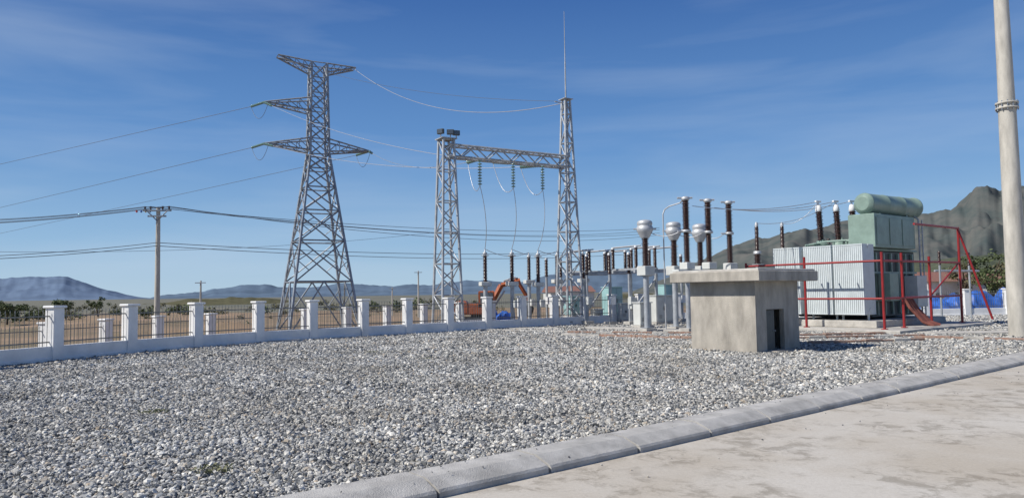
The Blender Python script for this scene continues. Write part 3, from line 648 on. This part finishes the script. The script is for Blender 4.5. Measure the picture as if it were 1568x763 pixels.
# ---------------------------------------------------------------- transformer
O=Vector((14.7,31.0,0)); Zv=Vector((0,0,1))
def L3(a,b,z): return O+A*a+B*b+Zv*z
pl=MB(); pl.ob(O,A,B,-2.2,5.8,-1.8,7.6,-0.05,0.14,concL,0.02); pl.ob(O,A,B,-0.6,4.4,-0.3,6.4,0.14,0.42,concL,0.02)
pl.obj("concrete_slab")
rad=MB();tank=MB();cons=MB();bush=MB();pip=MB()
for g0,g1,bb in((0.0,1.30,0.0),(1.38,2.68,0.0),(2.80,4.12,-0.12)):
    k=15
    for q in range(k):
        a=g0+(g1-g0)*(q+0.5)/k; rad.ob(O,A,B,a-0.032,a+0.032,bb,bb+1.0,0.65,3.65,radm,0.012)
    rad.ob(O,A,B,g0,g1,bb+0.045,bb+0.62,0.70,3.6,radm)
    for z in(0.85,3.55): rad.cyl(L3(g0-0.02,bb+0.5,z),L3(g1+0.02,bb+0.5,z),0.09,0.09,radm,10); rad.cyl(L3((g0+g1)/2,bb+0.5,z),L3((g0+g1)/2,1.4,z),0.07,0.07,radm,8)
    for z in(0.68,3.62): 
        rad.ob(O,A,B,g0,g1,bb-0.012,bb+0.02,z-0.02,z+0.02,radm)
    for a in(g0+0.1,g1-0.1): rad.cyl(L3(a,bb+0.5,0.42),L3(a,bb+0.5,0.8),0.05,0.05,radm,8)
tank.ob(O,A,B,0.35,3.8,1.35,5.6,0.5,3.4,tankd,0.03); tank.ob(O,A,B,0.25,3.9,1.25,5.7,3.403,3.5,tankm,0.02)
for q in range(6): tank.ob(O,A,B,0.25,0.346,1.7+q*0.7,1.8+q*0.7,0.6,3.3,tankm)
for z in (1.2,2.4): tank.ob(O,A,B,0.24,0.343,1.35,5.6,z,z+0.09,tankm)
tank.ob(O,A,B,0.0,1.15,1.15,5.0,3.52,5.0,tankm,0.03)
for q in range(3): tank.ob(O,A,B,-0.03,-0.003,1.3+q*1.22,2.4+q*1.22,3.65,4.85,tankm,0.01)
tank.ob(O,A,B,-0.35,0.2,4.2,5.2,0.9,2.3,cabm,0.02); tank.ob(O,A,B,-0.3,0.2,1.7,2.5,1.2,2.4,tankm,0.02)
cA=L3(0.6,1.5,5.48); cB=L3(0.3,5.6,5.48); cd=(cB-cA); cl=cd.length
cons.rev(cA,[(0.30,-0.1),(0.46,0),(0.48,0.05),(0.46,0.1)]+[(0.46,cl*0.33),(0.475,cl*0.33+0.02),(0.475,cl*0.33+0.08),(0.46,cl*0.33+0.1),(0.46,cl*0.66),(0.475,cl*0.66+0.02),(0.475,cl*0.66+0.08),(0.46,cl*0.66+0.1)]+[(0.46,cl-0.1),(0.5,cl-0.08),(0.5,cl),(0.44,cl+0.04),(0.2,cl+0.12)],tankm,24,cd)
for t in(0.2,0.75): 
    c=cA.lerp(cB,t); cons.box((c.x,c.y,5.03),(0.5,0.12,0.3),tankm,math.atan2(A.y,A.x))
cons.tube([L3(0.8,4.2,3.5),L3(0.8,5.3,4.2),L3(0.5,5.75,4.7),L3(0.4,5.5,5.1)],0.06,tankm,8)
bt_=[]
for (a,b) in((2.75,1.75),(2.25,2.4),(1.8,3.0)):
    c=L3(a,b,3.5); ax=(A*0.03+B*-0.03+Zv).normalized()
    bush.rev(c,[(0.30,0),(0.30,0.25),(0.34,0.27),(0.34,0.33),(0.2,0.36),(0.2,0.5)],tankm,16,ax)
    insul(bush,c+ax*0.5,1.35,0.17,porc,ax,core=0.62); bush.rev(c+ax*1.85,[(0.13,0),(0.15,0.03),(0.14,0.15),(0.10,0.30),(0.05,0.32),(0.04,0.45)],white,12,ax)
    bush.box((c+ax*2.32)[:],(0.3,0.1,0.09),white,0.4,0.01); bt_.append(c+ax*2.32)
for (a,b) in((3.2,3.2),(3.2,3.9),(3.2,4.6),(1.6,4.3)):
    c=L3(a,b,3.5); bush.rev(c,[(0.14,0),(0.14,0.15),(0.08,0.17)],tankm,10); insul(bush,c+Zv*0.17,0.5,0.1,porc,n=10)
for q in range(5):
    a=random.uniform(1.3,3.6); b=random.uniform(1.5,2.6); pip.cyl(L3(a,b,3.5),L3(a,b,3.8+random.random()*0.3),0.05,0.05,tankm,8)
pip.tube([L3(0.4,1.2,3.7),L3(1.3,1.2,3.9),L3(2.2,1.2,3.9),L3(3.4,1.5,3.8),L3(3.6,2.5,3.6)],0.05,tankm,8)
pip.tube([L3(-0.1,5.2,0.5),L3(-0.1,5.2,4.9),L3(0.3,5.3,5.2)],0.04,galv,8)
for z in np.arange(0.8,4.8,0.35): pip.cyl(L3(-0.1,5.2,z),L3(-0.1,5.55,z),0.015,0.015,galv,5)
pip.cyl(L3(-0.1,5.55,0.5),L3(-0.1,5.55,4.9),0.03,0.03,galv,6)
group("power_transformer",O,{"radiators":rad,"tank":tank,"conservator":cons,"bushings":bush,"pipework":pip})
for k,b in enumerate(bt_):
    jw.tube(sag(b,brk[min(2,k)]+Vector((0.3,0,-0.4)),0.25,14),0.016,wireL,5)
    if k<2: jw.tube(sag(b,t3[1-k],0.35,12),0.013,wireL,5)
jw.obj("jumper_conductors")
rp=MB()
def rpp(a,b,z0,z1,r=0.055): rp.cyl(L3(a,b,z0),L3(a,b,z1),r,r,redm,8); rp.cyl(L3(a,b,z0),L3(a,b,z0+0.03),0.13,0.13,redm,10)
for a,b,h in((4.9,-1.1,3.0),(2.0,-1.1,3.15),(-1.3,-1.1,3.2),(-1.3,0.6,3.2),(-1.3,3.2,3.1),(-1.3,6.4,4.5),(5.0,6.6,3.2)): rpp(a,b,0.14,h)
for z in(1.35,2.85):
    rp.cyl(L3(4.9,-1.1,z),L3(-1.3,-1.1,z),0.045,0.045,redm,8); rp.cyl(L3(-1.3,-1.1,z),L3(-1.3,6.4,z+0.02),0.045,0.045,redm,8)
    for q in range(8):
        p=L3(-1.0+q*0.8,-1.1,z); rp.cyl(p,p+B*0.25,0.02,0.035,redm,6)
rp.cyl(L3(-1.3,1.9,4.45),L3(-1.3,6.4,4.45),0.05,0.05,redm,8); rp.cyl(L3(-1.3,6.4,4.4),L3(-2.4,6.8,0.3),0.05,0.05,redm,8)
rp.cyl(L3(-1.3,3.2,1.4),L3(-1.3,6.4,2.9),0.035,0.035,redm,8)
rp.obj("fire_spray_pipes")
ru=MB()
for k in range(4): ru.tube([L3(-0.7,2.0+k*0.22,1.35),L3(-0.9,2.1+k*0.22,0.9),L3(-1.3,2.4+k*0.22,0.3),L3(-1.6,2.6+k*0.22,0.16)],0.07,rust,8)
ru.obj("cable_duct")
bk=MB()
def edging(p,q,w=0.22,h=0.11,gap=0.0):
    p=Vector(p);q=Vector(q);d=q-p;L=d.length;d.normalize();b=Vector((-d.y,d.x,0)); t=0
    while t<L:
        l=random.uniform(0.35,0.8); bk.ob(p,d,b,t,t+l-0.01,-w/2+random.uniform(-.02,.02),w/2,-0.03,h+random.uniform(-0.02,0.02),brick if random.random()<0.75 else concL,0.008); t+=l
edging(G(862,514.5),G(1052,520)); edging(G(870,511),G(1050,512)); edging(G(1216,520),G(1395,516)); edging(G(1216,516),G(1350,513)); edging(G(1400,519),G(1640,524)); edging(G(1240,528),G(1400,523))
bk.obj("brick_trench_edging")
cs=MB(); 
for k,(a,b,w_) in enumerate(((G(700,503),G(858,505),0.5),(G(720,506),G(870,509),0.18),(G(1418,512),G(1650,509),1.2),(G(410,525),G(460,523),0.5),(G(1050,508),G(900,503),1.0))):
    d=(b-a);l=d.length;d.normalize(); cs.ob(a,d,(-d.y,d.x),0,l,-w_/2,w_/2,-0.03,0.07+0.004*k,concL,0.01)
cs.obj("trench_covers")
# ---------------------------------------------------------------- right mast
b=G(1561,516); m=MB(); f=MB()
zj=P(1531,163,b.y).z
m.cyl((b.x,b.y,-0.2),(b.x,b.y,zj),0.33,0.275,polem,24); m.cyl((b.x,b.y,zj),(b.x,b.y,15.0),0.262,0.20,polem,24)
f.rev((b.x,b.y,zj-0.12),[(0.275,0),(0.36,0.0),(0.36,0.05),(0.30,0.06),(0.30,0.17),(0.36,0.18),(0.36,0.23),(0.26,0.24)],polem,24)
for k in range(12):
    a=k*math.pi/6; f.cyl((b.x+0.33*math.cos(a),b.y+0.33*math.sin(a),zj-0.18),(b.x+0.33*math.cos(a),b.y+0.33*math.sin(a),zj+0.16),0.02,0.02,galv_d,6)
group("concrete_light_mast",b,{"shaft":m,"flange":f})
# ---------------------------------------------------------------- excavator
def excavator():
    D=66; x=P(735,450,D).x; z=-1.2; m=MB();c=MB();bm_=MB()
    for s in(-1.1,1.1):
        v=[]
        prof=[(-1.9+0.45*math.cos(t),0.45+0.45*math.sin(t)) for t in np.linspace(math.pi/2,3*math.pi/2,8)]+[(1.9+0.45*math.cos(t),0.45+0.45*math.sin(t)) for t in np.linspace(-math.pi/2,math.pi/2,8)]
        for dy in(-0.25,0.25): v+=[(x+p[0],D+s+dy,z+p[1]) for p in prof]
        k=len(prof); m.add(v,[tuple(range(k)),tuple(range(2*k-1,k-1,-1))]+[(i,(i+1)%k,k+(i+1)%k,k+i) for i in range(k)],black)
    m.box((x,D,z+0.95),(1.6,1.6,0.35),black)
    c.box((x-0.5,D,z+1.65),(3.4,2.5,1.0),orange,0,0.1); c.box((x-1.6,D,z+1.75),(1.0,2.6,1.2),orange,0,0.15); c.box((x+0.6,D-0.75,z+2.45),(1.4,1.0,1.5),orange,0,0.08); c.box((x+0.62,D-1.262,z+2.6),(1.1,0.02,0.9),lampg); c.box((x+1.305,D-0.75,z+2.6),(0.02,0.8,1.0),lampg)
    p0=Vector((x+0.8,D+0.2,z+1.7)); p1=Vector((x+1.9,D+0.2,z+3.7)); p2=Vector((x+3.6,D+0.2,z+4.1)); p3=Vector((x+4.5,D+0.2,z+2.1))
    for a,b,w0 in((p0,p1,0.34),(p1,p2,0.30),(p2-Vector((0.4,0,-0.2)),p3,0.24)): bm_.bar(a,b,w0,orange)
    bm_.cyl(p0+Vector((0.4,0,0)),p1+Vector((0.3,0,-0.5)),0.08,0.08,alum,8); bm_.cyl(p1+Vector((0.2,0,0.35)),p2+Vector((-0.4,0,0.3)),0.08,0.08,alum,8)
    v=[];pr=[(0,0),(0.3,-0.5),(0.1,-1.1),(-0.5,-1.2),(-0.8,-0.8),(-0.3,-0.2)]
    for dy in(-0.5,0.5): v+=[(p3.x+q[0],p3.y+dy,p3.z+q[1]) for q in pr]
    bm_.add(v,[tuple(range(6)),tuple(range(11,5,-1))]+[(i,(i+1)%6,6+(i+1)%6,6+i) for i in range(6)],black)
    group("excavator",(x,D,z),{"tracks":m,"house_and_cab":c,"boom_and_bucket":bm_})
excavator()
# ---------------------------------------------------------------- tarps, houses
def tarp(px0,px1,D,z0,z1,seed,name="blue_tarp"):
    random.seed(seed); x0=P(px0,450,D).x; x1=P(px1,450,D).x; n=44;k=16; vs=[]
    for j in range(k):
        v=j/(k-1)
        for i in range(n):
            u=i/(n-1); h=min(1,max(0,math.sin(math.pi*v))**0.35)*min(1,(math.sin(math.pi*u)*5)**0.6 if 0<u<1 else 0)*(0.86+0.28*noise.noise(Vector((u*5,v*2,seed))))
            vs.append((x0+(x1-x0)*u,D+v*2.4,z0+(z1-z0)*h+0.10*noise.noise(Vector((u*25,v*9,seed)))))
    mb=MB(); mb.add(vs,[(j*n+i,j*n+i+1,(j+1)*n+i+1,(j+1)*n+i) for j in range(k-1) for i in range(n-1)],blue,True); mb.obj(name)
tarp(1425,1500,47,-1.0,1.35,1); tarp(1485,1560,48,-1.0,1.6,2); tarp(1200,1245,48,-1.0,1.0,3); tarp(752,790,50,-1.2,0.8,4); tarp(1565,1660,47,-1.0,1.4,6)
def house(px,D,w,d,h,m,rot=0.1):
    x=P(px,430,D).x; z=-1.2; b=MB();r=MB();o=MB(); Aa=Vector((math.cos(rot),math.sin(rot),0));Bb=Vector((-Aa.y,Aa.x,0)); Q=Vector((x,D,0))
    b.ob(Q,Aa,Bb,-w/2,w/2,-d/2,d/2,z,z+h-0.004,m)
    v=[Q+Aa*a+Bb*bb+Zv*zz for a,bb,zz in((-w/2-.3,-d/2-.4,z+h),(w/2+.3,-d/2-.4,z+h),(w/2+.3,d/2+.4,z+h),(-w/2-.3,d/2+.4,z+h),(-w/2-.3,0,z+h+1.2),(w/2+.3,0,z+h+1.2))]
    r.add(v,[(0,1,5,4),(2,3,4,5),(0,4,3),(1,2,5),(0,3,2,1)],roofm)
    for a in(-0.3,0,0.3): o.ob(Q,Aa,Bb,a*w-0.4,a*w+0.4,-d/2-0.04,-d/2-0.005,z+(0.1 if a==0 else 1),z+2.2,tankd)
    group("house",(x,D,z),{"walls":b,"roof":r,"openings":o})
house(1440,92,7,5,3.6,white); house(1500,100,9,6,3.4,cabm,-0.2); house(1350,120,9,6,3.4,white); house(870,150,9,6,3.0,cabm,0.2)
st=MB()
for px,D in((1440,38),(1470,38),(1485,40)):
    x=P(px,440,D).x; st.cyl((x,D,0),(x,D,2.9),0.05,0.05,galv,6); insul(st,(x,D,2.9),0.7,0.09,porc,n=8)
st.bar((P(1432,440,38).x,38,2.6),(P(1500,440,40).x,40,2.6),0.08,galv); st.obj("equipment_stand")
print("done",len(bpy.data.objects))
